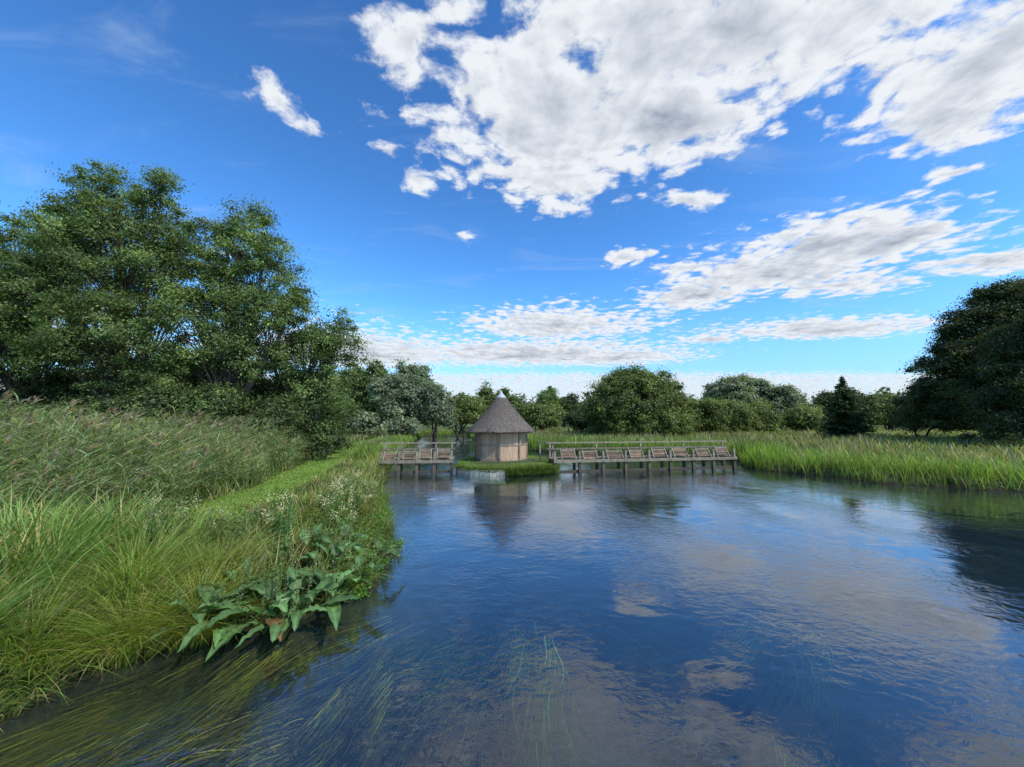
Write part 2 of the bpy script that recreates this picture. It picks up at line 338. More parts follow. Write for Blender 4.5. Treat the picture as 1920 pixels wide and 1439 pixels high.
herb('nettle_patch',linep(40,6.8,13,.4,3.0),.7,.28,260,(.1,.16,.042),.075)
herb('meadowsweet_patch',linep(28,7,16,.5,3.2),.9,.25,200,(.12,.175,.045),.06,(.75,.69,.45),.26)
pp=[(float(pathx(y)-R.uniform(1.2,2.4)),y) for y in R.uniform(9,20,26)]
herb('hemp_agrimony',pp,1.15,.35,260,(.1,.15,.045),.08,(.65,.58,.5),.3)
pp=[(R.uniform(-9.5,-5.5),R.uniform(6.5,9.5)) for _ in range(26)]
herb('willowherb',pp,.8,.3,240,(.11,.165,.045),.08,(.5,.35,.4),.06)

# --- submerged water weed
mb=MB();nl_,nr_=15000,6500
x=np.concatenate([R.uniform(-6.8,-1.0,nl_),R.uniform(-2,5,nr_)]);y=np.concatenate([R.uniform(2.2,5.9,nl_),R.uniform(2.6,6.8,nr_)])
k=(sd(x,y)<-.3)&((patch(x,y,1.7,2)>-.2)|(x<-2.6))&((x<-1.5)|(patch(x,y,1.3,4)>.2));x=x[k];y=y[k];n=len(x)
z=np.where(x<-1.6,R.uniform(-.3,-.03,n),R.uniform(-.6,-.2,n))
az=-1.75+.35*np.sin(x*1.1)+.3*np.sin(y*1.9+x)+R.normal(0,.13,n)-.45*(x<-2)
br=(1+.6*patch(x,y,3,1))[:,None]*(.55+.8*(np.sin(x*13+y*4)>0))[:,None]
wl=sm(-.6,-2.2,x)[:,None]
col=(jit((.14,.12,.012),n,.45,.12)*wl+jit((.025,.07,.022),n,.35,.1)*(1-wl))*br
L_=R.uniform(.5,1.4,n);S=7;t=np.linspace(0,1,S+1)[None,:]
hx=az[:,None]+.5*np.sin(t*4+x[:,None]*2+y[:,None])*t
cx=x[:,None]+np.cumsum(np.cos(hx)*L_[:,None]/S,1);cy=y[:,None]+np.cumsum(np.sin(hx)*L_[:,None]/S,1);cz=np.minimum(z[:,None]+.03*np.sin(t*6+x[:,None]*3)-.02,-.012)
w=.010*R.uniform(.6,1.5,n)[:,None]*np.maximum(1-t**3,.1)
v=np.stack([np.stack([cx-np.sin(hx)*w/2,cy+np.cos(hx)*w/2,cz],-1),np.stack([cx+np.sin(hx)*w/2,cy-np.cos(hx)*w/2,cz],-1)],2)
i=np.arange(n)[:,None]*(S+1)*2+np.arange(S)[None,:]*2
mb.add(v,np.stack([i,i+1,i+3,i+2],-1),np.repeat(col,(S+1)*2,0));mb.build('water_weed',[M_grass])

# --- right bank iris / sedge margin + far margins
mb=MB()
P=scat(13,48,5,27,60000,-.15,1.6);n=len(P);P[:,2]=np.maximum(P[:,2],-.05);pv=patch(P[:,0],P[:,1],.9)
c=jit((.16,.25,.04),n,.25,.08);blades(mb,P,R.uniform(.6,1.25,n)*(1+.3*pv),.03,R.uniform(0,6.28,n),R.uniform(0,.3,n),R.uniform(0,.5,n),R.uniform(0,.3,n),c,3,tipcol=c*1.2,pw=.5)
mb.build('iris_margin',[M_grass])
mb=MB()
P=scat(-30,20,24,76,70000,-.1,2.2);P=P[(P[:,0]<-3)|(P[:,1]>29)|(P[:,0]>14)];n=len(P)
c=jit((.14,.22,.04),n,.2,.08);blades(mb,P,R.uniform(.7,1.5,n)*np.where(P[:,0]<-6,.6,1),.05+.0007*P[:,1],R.uniform(0,6.28,n),R.uniform(0,.2,n),R.uniform(0,.3,n),R.uniform(0,.15,n),c,3,tipcol=c*1.15,pw=.5)
mb.build('reed_margin',[M_grass])
# --- meadow
mb=MB()
P=scat(-75,85,16,95,230000,1.2,1e9,lambda x,y:((x>8)|(y>34)|(x<pathx(y)-1))&offpath(x,y)&~((x<-10)&(y<24)));n=len(P);dd=np.hypot(P[:,0],P[:,1])
P=P[R.uniform(0,1,n)<np.clip(30/dd,0,1)];n=len(P);dd=np.hypot(P[:,0],P[:,1]);pv=patch(P[:,0],P[:,1],.25,1);p2=patch(P[:,0],P[:,1],.6,3)
c=jit((.15,.2,.065),n,.25,.08)*(1+.3*pv)[:,None];k=p2>.35;c[k]=jit((.2,.21,.1),k.sum(),.2);k=R.uniform(0,1,n)<.12;c[k]=jit((.3,.25,.15),k.sum(),.2)
blades(mb,P,R.uniform(.5,1.0,n)*(1+.35*p2),.02+.0018*dd,R.uniform(0,6.28,n),R.uniform(0,.3,n),R.uniform(.1,.4,n),R.uniform(0,.25,n),c,2,tipcol=c*1.2,pw=.5)
mb.build('meadow_grass',[M_grass])

# ------------------------------------------------------------------ trees
def tree(name,base,lobes,clump_r,nleaf,leaf,cols,dens=1.,trunk_r=.25,shell=.45,flat=.65,branch=.6,elong=.5):
    mb=MB();bx,by=base;bz=float(gz(np.array([bx]),np.array([by]))[0]);base=np.array([bx,by,bz-.1])
    lobes=[np.array(l,float) for l in lobes]
    allc=[]
    for l in lobes:
        c,r=l[:3],l[3:]
        area=4*math.pi*((r[0]*r[1])**1.6+(r[0]*r[2])**1.6+(r[1]*r[2])**1.6)**(1/1.6)/3**(1/1.6)
        nc=max(5,int(dens*area/(clump_r**2*1.9)))
        j=base+np.array([R.normal(0,trunk_r*1.5),R.normal(0,trunk_r*1.5),0])
        m1=j+(c-j)*np.array([.12,.12,.35])+R.normal(0,.2,3);m2=j+(c-j)*np.array([.6,.6,.75])+R.normal(0,.3,3);top=c+np.array([0,0,r[2]*.55])
        path=np.array([j,m1,m2,c,top]);tr=trunk_r*(.6+.5*R.uniform())*min(1,.45+r[2]/6)
        tube(mb,path,[tr*1.25,tr,tr*.7,tr*.42,tr*.1],7,(1,1,1),1)
        d=norm(R.normal(0,1,(nc,3)));d[:,2]=np.where(d[:,2]<-.6,-d[:,2],d[:,2])
        rad=(shell+(1-shell)*R.uniform(0,1,nc)**.6)*(1+R.normal(0,.09,nc))
        cc=c+d*r*rad[:,None];allc.append((cc,d,rad))
        for q in range(nc):
            if R.uniform()<branch:
                t=R.uniform(.35,.95)*3;i0=int(t);st=path[i0]+(path[i0+1]-path[i0])*(t-i0);e=cc[q]
                mid=(st+e)/2+np.array([0,0,.12*np.linalg.norm(e-st)])+R.normal(0,.2,3)
                rr=tr*R.uniform(.12,.24);tube(mb,[st,mid,e],[rr,rr*.6,rr*.15],4,(1,1,1),1)
    for cc,d,rad in allc:
        nc=len(cc);k=nleaf;cr=clump_r*R.uniform(.5,1.45,nc)
        off=R.normal(0,1,(nc,k,3));off=off/np.linalg.norm(off,axis=-1,keepdims=True)*(R.uniform(0,1,(nc,k,1))**.5)*(1+R.normal(0,.38,(nc,k,1)))
        P=cc[:,None,:]+off*cr[:,None,None]*np.array([1,1,flat])
        ci=R.integers(0,len(cols),nc);cb=np.array(cols)[ci]*np.exp(R.normal(0,.22,(nc,1)))
        col=cb[:,None,:]*np.exp(R.normal(0,.22,(nc,k,1)))
        Nn=off*.7+d[:,None,:]*.5+np.array([0,0,.25])+R.normal(0,.6,(nc,k,3))
        m_=nc*k;P=P.reshape(-1,3);g=P[:,2]>bz+.05
        s=leaf*R.uniform(.65,1.35,m_)
        leaves(mb,P[g],Nn.reshape(-1,3)[g],s[g],s[g]*elong,col.reshape(-1,3)[g],0)
    return mb.build(name,[M_leaf,M_bark])
G1=[(.1,.155,.047),(.12,.175,.055),(.085,.132,.042),(.15,.205,.065)]
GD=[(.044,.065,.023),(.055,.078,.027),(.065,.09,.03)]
GW=[(.17,.215,.135),(.14,.19,.11),(.2,.245,.16)]
GO=[(.115,.16,.045),(.1,.14,.04),(.14,.18,.055)]
# big left group
kw=dict(clump_r=.7,nleaf=200,leaf=.15,cols=G1,dens=.66,shell=.35,branch=.7)
tree('alder_tree',(-24.5,24),[(-25.5,24,13.5,4.4,4,4.6),(-28.5,23,10.5,3.2,3.2,3.4),(-22.3,24.5,12,3,3,4.2),(-24,22.5,8.3,3.6,2.6,2.4),(-26,24,16.8,2.6,2.4,2.5),(-27,23,6.6,2.6,2.2,1.9),(-22.6,23.5,17.2,1.4,1.4,1.9),(-22.3,24,6.3,2.4,2,1.8),(-24.8,24,5.2,2.2,2,1.6)],trunk_r=.25,**kw)
tree('alder_tree',(-31.5,25),[(-31.5,25,12.2,3.8,3.8,4.6),(-34.5,26,10.5,3.8,3.8,4.8),(-32,23,7.5,3.4,2.8,2.8),(-29.5,25,15.6,2,2,2.2),(-35,24,6.5,2.6,2.4,2),(-29.3,24,6.2,2.2,2,2)],trunk_r=.25,**kw)
tree('alder_tree',(-17.8,24),[(-18.8,24.5,12.6,2.7,2.8,4.0),(-16.2,24,11,2.6,2.8,4.2),(-20,24,8.8,2.4,2.8,3),(-14.5,24,8.8,2.2,2.4,3),(-17.4,23.5,6.8,2.4,2.2,2.2),(-17.3,24.3,15.6,1.5,1.5,1.7),(-19.8,24,6,2,2,1.8)],trunk_r=.22,**kw)
tree('willow_tree',(-14.5,25.5),[(-13.5,25.5,6.8,2.5,2.5,2.4),(-11.7,25.5,8.1,1.7,2,2.2),(-15.5,25,6,2.2,2.4,2),(-12.8,25.5,4.6,1.9,2,1.8)],trunk_r=.16,**kw)
for i_,(x,y,r,h) in enumerate([(-35,21,3.5,3.8),(-29,20.5,3,3.4),(-24,21,3,3.8),(-20.2,21.5,2.4,4.6),(-17.5,22,2.3,4.6),(-14.8,23,2.1,4.0),(-12.9,25.5,1.7,2.6),(-31,27,5,6),(-22,28,4.5,7),(-16,29,4,6),(-27,28,5,7)]):
    tree('hawthorn_bush' if i_%2 else 'sallow_bush',(x,y),[(x,y,h*.5,r,r*.8,h*.55),(x+r*.4,y,h*.75,r*.5,r*.5,h*.35)],.6,190,.16,GD+G1[:2],1.,.08,.5)
def bg(name,x,y,w,top,cols,bot=0,cr=1.1,nl=110,leaf=.42,sub=4,dens=1.,el=.55):
    g=.7;H=top-g;lob=[(x,y,g+H*.48,w*.33,w*.32,H*.46)]
    for q in range(sub):
        a=R.uniform(0,6.28);lob.append((x+math.cos(a)*w*.28,y+math.sin(a)*w*.2,g+H*R.uniform(.28,.78),w*R.uniform(.16,.26),w*.2,H*R.uniform(.17,.27)))
    return tree(name,(x,y),lob,cr,nl,leaf,cols,dens,.25,.5,.7,.2,el)
for t_ in [('poplar_tree',-36,88,9,17,G1),('poplar_tree',-30,88,8,16.5,G1),('poplar_tree',-43,80,10,13,G1),('poplar_tree',-25,92,8,13,GO)]: bg(*t_,leaf=.5,cr=1.2,nl=100)
bg('white_willow',-17.5,62,10.5,12.6,GW,sub=7,leaf=.36,nl=130,cr=.9);bg('white_willow',-12.2,60,6,9.5,GW,leaf=.36,nl=120,cr=.9)
bg('sallow_bush',-9,66,8,8,GO);bg('sallow_bush',-24,62,8,5.5,GO);bg('sallow_bush',-29,58,9,6.2,G1);bg('sallow_bush',-21.5,58,5,4,GW);bg('sallow_bush',-16,56,5,3.4,GW)
bg('oak_tree',-1.5,92,8,11.5,G1);bg('oak_tree',-6,88,7,11,GO);bg('oak_tree',9,95,9,11.5,G1);bg('oak_tree',13,96,8,9.5,GD)
bg('sallow_bush',6,75,10,6,GO);bg('sallow_bush',-3,72,9,6.3,GO);bg('sallow_bush',12,66,6,5,GD)
tree('domed_sallow',(18,56),[(18,56,4.2,6.9,6,5.6)],.9,170,.32,GO,1.8,.3,.86,.8,.15)
tree('sallow_bush',(29,60),[(27,60,3,4,3.5,3),(33,60,2.8,4.5,3.5,2.7),(38,62,2.7,4,3.5,2.8),(30,59,3.4,3,3,2.6)],.9,140,.34,GO,1.3,.15,.75,.8,.15)
bg('white_willow',43,74,12,11.8,GW,sub=8,nl=140,cr=.95,leaf=.38);bg('white_willow',50,74,9,10.5,GW,sub=5,nl=140,cr=.95,leaf=.38);bg('white_willow',57,82,10,9.5,GW)
bg('sallow_bush',49,64,7,5,GO);bg('sallow_bush',62,70,12,8.5,GD);bg('sallow_bush',70,72,12,8,GO)
def spruce(x,y,h,w):
    mb=MB();g=.6;tube(mb,[(x,y,g-.2),(x,y,g+h*.5),(x,y,g+h)],[.22,.12,.02],7,(1,1,1),1)
    nt_=30
    for q in range(nt_):
        t=q/nt_;z=g+.5+(h-.6)*t;r=w*(1-t)**.8
        nb=int(11+9*(1-t))
        for b in range(nb):
            a=R.uniform(0,6.28);rr=r*R.uniform(.65,1.12);k=int(40+60*(1-t));s=R.uniform(0,1,k)**.7
            P=np.stack([x+math.cos(a)*rr*s,y+math.sin(a)*rr*s,z-.22*rr*s+.1*rr*s*s],-1)+R.normal(0,.08,(k,3))*(1.3-s)[:,None]*(.6+1.4*(1-t))
            leaves(mb,P,np.array([0,0,1.])+R.normal(0,.5,(k,3)),.3*R.uniform(.6,1.3,k)*(.6+.4*(1-t)),.12,jit((.055,.095,.042),k,.25),0)
    mb.build('spruce_tree',[M_leaf,M_bark])
spruce(40.6,47,8.0,3.0)
# right dark trees
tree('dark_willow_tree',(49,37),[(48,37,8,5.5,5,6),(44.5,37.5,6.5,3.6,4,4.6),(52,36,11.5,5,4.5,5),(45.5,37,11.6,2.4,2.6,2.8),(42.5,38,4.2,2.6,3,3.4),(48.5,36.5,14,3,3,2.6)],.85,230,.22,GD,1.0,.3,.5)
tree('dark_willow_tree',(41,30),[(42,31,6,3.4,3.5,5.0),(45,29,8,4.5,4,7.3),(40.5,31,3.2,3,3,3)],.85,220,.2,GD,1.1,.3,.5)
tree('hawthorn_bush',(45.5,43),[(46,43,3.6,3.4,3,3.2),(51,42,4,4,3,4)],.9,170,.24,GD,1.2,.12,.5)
# horizon woods
mb=MB();n=0
for q in range(230):
    a=R.uniform(-1.15,1.15);dist=R.uniform(105,190);x=math.sin(a)*dist*1.25;y=max(math.cos(a)*dist,85)
    h=R.uniform(5,10)*(.6+dist/300);w=R.uniform(5,9);g=float(gz(np.array([x]),np.array([y]))[0])
    k=900;d=norm(R.normal(0,1,(k,3)));d[:,2]=np.abs(d[:,2]*1.2)-.15;rad=R.uniform(.6,1.05,k)*(1+.2*np.sin(d[:,0]*7+q)*np.cos(d[:,1]*6+d[:,2]*8))
    P=np.array([x,y,g+h*.3])+d*rad[:,None]*np.array([w*.7,w*.6,h*.7])
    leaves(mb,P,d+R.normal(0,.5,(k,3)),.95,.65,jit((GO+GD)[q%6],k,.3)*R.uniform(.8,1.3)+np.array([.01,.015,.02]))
mb.build('distant_trees',[M_leaf])

# ------------------------------------------------------------------ island
ISL=np.array([(-3.25,23.4),(-3.0,22.3),(-2.3,21.6),(-1.2,21.3),(0.2,21.35),(1.3,21.7),(2.2,22.2),(2.6,23.0),(2.7,26),(1.6,28.2),(-2.4,28.3),(-3.5,26)])
def inpoly(x,y,Pg):
    ins=np.zeros(x.shape,bool)
    for i in range(len(Pg)):
        A=Pg[i];B=Pg[(i+1)%len(Pg)]
        if A[1]!=B[1]: ins^=((A[1]>y)!=(B[1]>y))&(x<(B[0]-A[0])*(y-A[1])/(B[1]-A[1])+A[0])
    return ins
isl=bpy.data.objects.new('weir_island',None);sc.collection.objects.link(isl)
mb=MB();cI=np.array([-.4,25]);n=len(ISL)
ring=[ISL,cI+(ISL-cI)*.96,cI+(ISL-cI)*.4]
v=[];
for r_,z in ((0,-1.1),(0,.3),(1,.4),(2,.52)):
    for p in ring[r_]: v.append((p[0],p[1],z))
ff=[]
for L_ in range(3):
    for k in range(n): ff.append([L_*n+k,L_*n+(k+1)%n,(L_+1)*n+(k+1)%n,(L_+1)*n+k])
v.append((cI[0],cI[1],.53))
for k in range(0,n,2): ff.append([3*n+k,3*n+(k+1)%n,3*n+(k+2)%n,len(v)-1])
mb.add(v,ff,(.05,.065,.025));mb.build('soil',[M_ground],False,isl)
mb=MB()
for k in range(-1,4):
    A=ISL[k];B=ISL[k+1];nn=max(1,int(np.linalg.norm(B-A)/.45))
    if k==3: B=A+(B-A)*.6
    for q in range(nn):
        a=A+(B-A)*q/nn;b=A+(B-A)*((q+.97)/nn);o=norm((a+b)/2-cI)*.05
        zt=.22+R.normal(0,.02)
        beam(mb,(a[0]+o[0],a[1]+o[1],zt-.3),(b[0]+o[0],b[1]+o[1],zt-.3+R.normal(0,.012)),.1,.6,(1,1,1))
    beam(mb,(A[0],A[1],.26),(B[0],B[1],.26),.2,.06,(1,1,1))
mb.build('edging_wall',[M_stone],False,isl)
mb=MB();x=R.uniform(-3.6,2.8,16000);y=R.uniform(21.2,28.3,16000);k=inpoly(x,y,ISL)&(np.hypot(x+.7,y-25.4)>1.7);x=x[k];y=y[k];n=len(x)
P=np.stack([x,y,np.full(n,.38)],-1);edg=sm(-.4,1.4,x)*sm(23,21.8,y)
blades(mb,P,R.uniform(.08,.2,n)+edg*.22,.03,R.uniform(0,6.28,n),.3,.4,.2,jit((.15,.23,.045),n,.25),2)
for (a0,b0,m_,zl) in ((3.6,7,2900,0.),(-.0,4,700,.2)):
    t=R.uniform(a0,b0,m_);k=t.astype(int);fr=(t-k)[:,None];Q=ISL[k]+(ISL[(k+1)%len(ISL)]-ISL[k])*fr;o=norm(Q-cI)
    P=np.stack([Q[:,0]+o[:,0]*R.uniform(-.1,.2,m_),Q[:,1]+o[:,1]*R.uniform(-.1,.2,m_),R.uniform(zl,.4,m_)],-1)
    blades(mb,P,R.uniform(.12,.4,m_),.03,np.arctan2(o[:,1],o[:,0])+R.normal(0,.6,m_),.5,.6,R.uniform(.4,1.1,m_),jit((.11,.18,.035),m_,.3),3)
mb.build('island_grass',[M_grass],False,isl)

# ------------------------------------------------------------------ hut
hut=bpy.data.objects.new('thatched_fishing_hut',None);sc.collection.objects.link(hut)
hx,hy,hz=-.72,25.4,.5;RW=1.66
ang=[-math.pi/2+k*math.pi/4 for k in range(8)]
vt=np.array([(hx+RW*math.cos(a),hy+RW*math.sin(a)) for a in ang])
mb=MB()
for k in range(8):
    A=vt[k];B=vt[(k+1)%8];d=norm(B-A);L_=np.linalg.norm(B-A);o=norm((A+B)/2-np.array([hx,hy]))
    ns=26
    for q in range(ns):
        c=A+d*L_*(q+.5)/ns+o*R.uniform(-.006,.006)-o*.03
        sh=R.uniform(.8,1.15)
        box(mb,(c[0],c[1],hz+.97),(L_/ns*1.0,.03,1.9),np.array((.43,.3,.215))*sh,0,math.atan2(d[1],d[0]))
mb.build('slatted_walls',[M_slat],False,hut)
mb=MB()
cn=np.array((.33,.25,.185))
for k in range(8):
    A=vt[k];B=vt[(k+1)%8];c=(A-np.array([hx,hy]))*1.012+np.array([hx,hy])
    box(mb,(c[0],c[1],hz+.97),(.1,.1,1.96),cn*.85,0,ang[k]+math.pi/2)
    o=norm((A+B)/2-np.array([hx,hy]))
    for z,h,pr in ((.08,.14,.015),(1.0,.09,.012),(1.85,.12,.014)):
        beam(mb,(A[0]+o[0]*pr,A[1]+o[1]*pr,hz+z),(B[0]+o[0]*pr,B[1]+o[1]*pr,hz+z),.05,h,cn)
mb.build('timber_frame',[M_wood],False,hut)
mb=MB()
prof=[(2.0,2.22),(2.16,2.26),(2.18,2.36),(1.98,2.56),(1.6,2.95),(1.18,3.42),(.78,3.9),(.4,4.38),(.12,4.7),(.02,4.74)]
SG=64;v=[]
for r_,z in prof:
    for k in range(SG):
        a=k*2*math.pi/SG;w=1+.008*math.sin(a*9)+.006*math.sin(a*17+r_*4);v.append((hx+r_*w*math.cos(a),hy+r_*w*math.sin(a),z))
i=np.arange(len(prof)-1)[:,None]*SG;j=np.arange(SG)[None,:];k2=(j+1)%SG
mb.add(v,np.stack([i+j,i+k2,i+SG+k2,i+SG+j],-1),(.1,.088,.076))
v=[(hx+r_*math.cos(k*2*math.pi/32),hy+r_*math.sin(k*2*math.pi/32),2.25) for r_ in(.0,2.02) for k in range(32)]
mb.add(v,[[k,(k+1)%32,32+(k+1)%32,32+k] for k in range(32)],(.06,.05,.04))
n=26000;rr=np.sqrt(R.uniform(.002,1,n))*2.14;a=R.uniform(0,6.28,n)
pr=np.array(prof[2:]);zz=np.interp(rr,pr[::-1,0],pr[::-1,1])
st=np.stack([hx+rr*np.cos(a),hy+rr*np.sin(a),zz+.012],-1)
L_=R.uniform(.12,.26,n);e=st+np.stack([np.cos(a)*L_*.66,np.sin(a)*L_*.66,-L_*.74+.015],-1)
wv=np.stack([-np.sin(a),np.cos(a),0*a],-1)*.011
mb.add(np.stack([st-wv,st+wv,e+wv,e-wv],1),np.arange(n*4).reshape(n,4),np.repeat(jit((.118,.102,.09),n,.3,.05),4,0))
mb.build('thatch_roof',[M_thatch],True,hut)
mb=MB();v=[]
for r_,z in ((.33,4.5),(.3,4.56),(.12,4.78),(.03,4.98),(.0,5.0)):
    for k in range(16): v.append((hx+r_*math.cos(k*math.pi/8),hy+r_*math.sin(k*math.pi/8),z))
mb.add(v,[[L*16+k,L*16+(k+1)%16,L*16+16+(k+1)%16,L*16+16+k] for L in range(4) for k in range(16)],(1,1,1))
mb.build('ridge_cap',[M_lead],True,hut)

# ------------------------------------------------------------------ weirs
GRY=np.array((.225,.2,.155));DK=np.array((.085,.072,.055));BRN=np.array((.15,.105,.072))
def weir(name,A,B,bays):
    root=bpy.data.objects.new(name,None);sc.collection.objects.link(root)
    A=np.array(A,float);B=np.array(B,float);d=norm(B-A);pn=np.array([-d[1],d[0]])
    L_=np.linalg.norm(B-A);rz=math.atan2(d[1],d[0])
    pt=lambda s,b,z:(A[0]+d[0]*s+pn[0]*b,A[1]+d[1]*s+pn[1]*b,z)
    fr=MB();ht=MB();rl=MB()
    for k in range(bays+1):
        s=L_*k/bays+R.normal(0,.03);c=GRY*R.uniform(.8,1.15)
        box(fr,pt(s,0,-.25),(.17,.17,1.9),DK*R.uniform(.8,1.3),0,rz)
        box(fr,pt(s,0,.95),(.12,.14,.5),c,0,rz)
        box(fr,pt(s,.95,-.1),(.15,.15,1.7),DK,0,rz)
        beam(fr,pt(s,-.12,.66),pt(s,1.1,.66),.11,.12,c*.8)
        if k%2==0 or bays<5: box(rl,pt(s,1.0,1.17),(.1,.1,.9),GRY*R.uniform(.85,1.1),0,rz)
    beam(fr,pt(-.1,-.13,.64),pt(L_+.1,-.13,.62),.09,.17,GRY*.85)
    for q in range(4): beam(fr,pt(-.15,.28+q*.24,.745+R.normal(0,.004)),pt(L_+.15,.28+q*.24,.745+R.normal(0,.004)),.21,.05,GRY*R.uniform(.8,1.1))
    beam(rl,pt(-.25,1.0,1.64),pt(L_+.25,1.0,1.63),.13,.07,GRY*1.0)
    beam(rl,pt(-.2,.93,1.28),pt(L_+.2,.93,1.28),.04,.1,GRY*.7)
    for k in range(bays):
        s=L_*(k+.5)/bays+R.normal(0,.05);w=L_/bays*R.uniform(.48,.62);tilt=-R.uniform(.3,.65);lift=R.uniform(-.04,.1)
        for q in range(3):
            box(ht,pt(s+R.normal(0,.01),.02+.075*q,.8+lift+.13*q),(w,.045,.125),BRN*R.uniform(.6,1.35),0,rz,tilt)
        box(ht,pt(s,.24,1.17+lift),(w+.1,.15,.05),GRY*1.1,0,rz)
        for sg in(-1,1):
            beam(ht,pt(s+sg*(w/2+.05),-.1,.72),pt(s+sg*(w/2+.05),.26,1.24+lift),.05,.09,GRY*R.uniform(.8,1.1))
        box(ht,pt(s,.05,-.1),(L_/bays-.2,.05,.4),DK*.8,0,rz)
    fr.build('piles_and_deck',[M_wood],False,root);ht.build('sluice_hatches',[M_wood],False,root);rl.build('handrail',[M_wood],False,root)
weir('timber_weir',(-7.5,22.4),(-3.55,22.9),4)
weir('timber_weir',(2.5,22.7),(14.2,24.9),8)
mb=MB()
for x,y in((1.75,24.2),(2.5,23.8)): box(mb,(x,y,1.05),(.1,.1,1.2),GRY)
beam(mb,(1.65,24.25,1.66),(2.6,23.75,1.66),.12,.07,GRY);mb.build('timber_railing',[M_wood])

# ------------------------------------------------------------------ world / sky
w=bpy.data.worlds.new('World');sc.world=w;w.use_nodes=True;nt=w.node_tree;nt.nodes.clear();L=nt.links.new
EL=math.radians(47);SD=Vector((.62,-.5,0)).normalized();AZ=math.atan2(SD.x,SD.y)
out=N(nt,'ShaderNodeOutputWorld')
sky=N(nt,'ShaderNodeTexSky',sky_type='NISHITA');sky.sun_disc=False;sky.sun_elevation=EL;sky.sun_rotation=AZ;sky.air_density=1.0;sky.dust_density=.6;sky.ozone_density=3.0
h0=N(nt,'ShaderNodeVectorMath',operation='MULTIPLY');h0.inputs[1].default_value=(.15,.204,.245);L(sky.outputs[0],h0.inputs[0])
gm_=N(nt,'ShaderNodeGamma');gm_.inputs[1].default_value=1.34;L(h0.outputs[0],gm_.inputs[0])
hs=N(nt,'ShaderNodeVectorMath',operation='MULTIPLY');hs.inputs[1].default_value=(6.9,7.8,7.3);L(gm_.outputs[0],hs.inputs[0])
tc=N(nt,'ShaderNodeTexCoord');nm=N(nt,'ShaderNodeVectorMath',operation='NORMALIZE');L(tc.outputs['Generated'],nm.inputs[0])
sp=N(nt,'ShaderNodeSeparateXYZ');L(nm.outputs[0],sp.inputs[0])
def MT(op,a,b=None,c=None,clamp=False):
    n=N(nt,'ShaderNodeMath',operation=op);n.use_clamp=clamp
    for q,z in enumerate((a,b,c)):
        if z is None: continue
        if isinstance(z,(int,float)): n.inputs[q].default_value=z
        else: L(z,n.inputs[q])
    return n.outputs[0]
zc=MT('MAXIMUM',sp.outputs[2],.03)
px=MT('DIVIDE',sp.outputs[0],zc);py=MT('DIVIDE',sp.outputs[1],zc)
cb=N(nt,'ShaderNodeCombineXYZ');L(px,cb.inputs[0]);L(py,cb.inputs[1]);PV=cb.outputs[0]
def NZ(vec,scale,det,rough=.55,dis=0):
    n=N(nt,'ShaderNodeTexNoise');n.inputs['Scale'].default_value=scale;n.inputs['Detail'].default_value=det;n.inputs['Roughness'].default_value=rough;n.inputs['Distortion'].default_value=dis
    L(vec,n.inputs['Vector']);return n
wn=NZ(PV,3.0,5);ws=N(nt,'ShaderNodeVectorMath',operation='SUBTRACT');L(wn.outputs['Color'],ws.inputs[0]);ws.inputs[1].default_value=(.5,.5,.5)
wm=N(nt,'ShaderNodeVectorMath',operation='MULTIPLY_ADD');L(ws.outputs[0],wm.inputs[0]);wm.inputs[1].default_value=(.13,.13,0);L(PV,wm.inputs[2]);WP=wm.outputs[0]
BL=[(.2,1.2,.42,.34,1.15),(.34,.95,.32,.3,1.1),(.2,1.5,.26,.26,1),(.6,.92,.36,.24,1.1),(.52,1.2,.32,.26,1.05),(.88,.9,.26,.18,1.0),(.55,.6,.6,.25,1),
 (1.36,1.02,.25,.24,1.1),(1.5,1.2,.22,.16,1),(1.5,.75,.4,.3,1),(1.7,1.0,.25,.2,1),
 (1.78,2.05,.42,.3,1.15),(2.15,2.12,.4,.3,1.1),(1.75,2.5,.55,.45,1.15),(1.5,3.0,.4,.4,1.1),(2.45,2.75,.5,.28,1),(.68,2.28,.17,.14,.9),(1.15,2.45,.24,.17,.8),
 (3.05,2.36,.45,.22,1),(.5,4.0,.85,.6,1.15),(.3,5.8,1.8,1.0,1.2),(1.6,6.1,1.2,.8,1.1),(3.45,4.15,1.0,.45,1.15),(2.4,4.65,.4,.3,1.0),(-2.4,5.7,1.5,1.4,1.2),(-4.1,3.1,.9,.7,.95),(-5.5,4.5,1.5,1,.9),
 (-.73,1.13,.09,.11,.78),(-.28,.95,.14,.15,.84),(-.15,.84,.1,.07,.65),(-.34,1.17,.05,.055,.75),(-.40,1.54,.1,.11,.75),(-.47,1.35,.07,.08,.6),(.82,1.66,.17,.08,.85),(1.78,1.47,.12,.07,.8),(-.25,2.0,.12,.12,.4),(-1.8,2.2,.3,.3,.35),
 (-1.5,-1.5,.9,.7,1),(1.8,-1.0,.8,.6,1),(0,-3,1.2,1,1)]
D=None
for X_,Y_,rx,ry,wt in BL:
    s=N(nt,'ShaderNodeVectorMath',operation='SUBTRACT');L(WP,s.inputs[0]);s.inputs[1].default_value=(X_,Y_,0)
    m=N(nt,'ShaderNodeVectorMath',operation='MULTIPLY');L(s.outputs[0],m.inputs[0]);m.inputs[1].default_value=(1/rx,1/ry,0)
    l=N(nt,'ShaderNodeVectorMath',operation='LENGTH');L(m.outputs[0],l.inputs[0])
    q=MT('MULTIPLY_ADD',l.outputs['Value'],-.8,wt)
    D=q if D is None else MT('SMOOTH_MAX',D,q,.12)
hm=N(nt,'ShaderNodeMapRange');hm.interpolation_type='SMOOTHSTEP';hm.inputs[1].default_value=5.5;hm.inputs[2].default_value=9;hm.inputs[3].default_value=-1;hm.inputs[4].default_value=.46;L(py,hm.inputs[0])
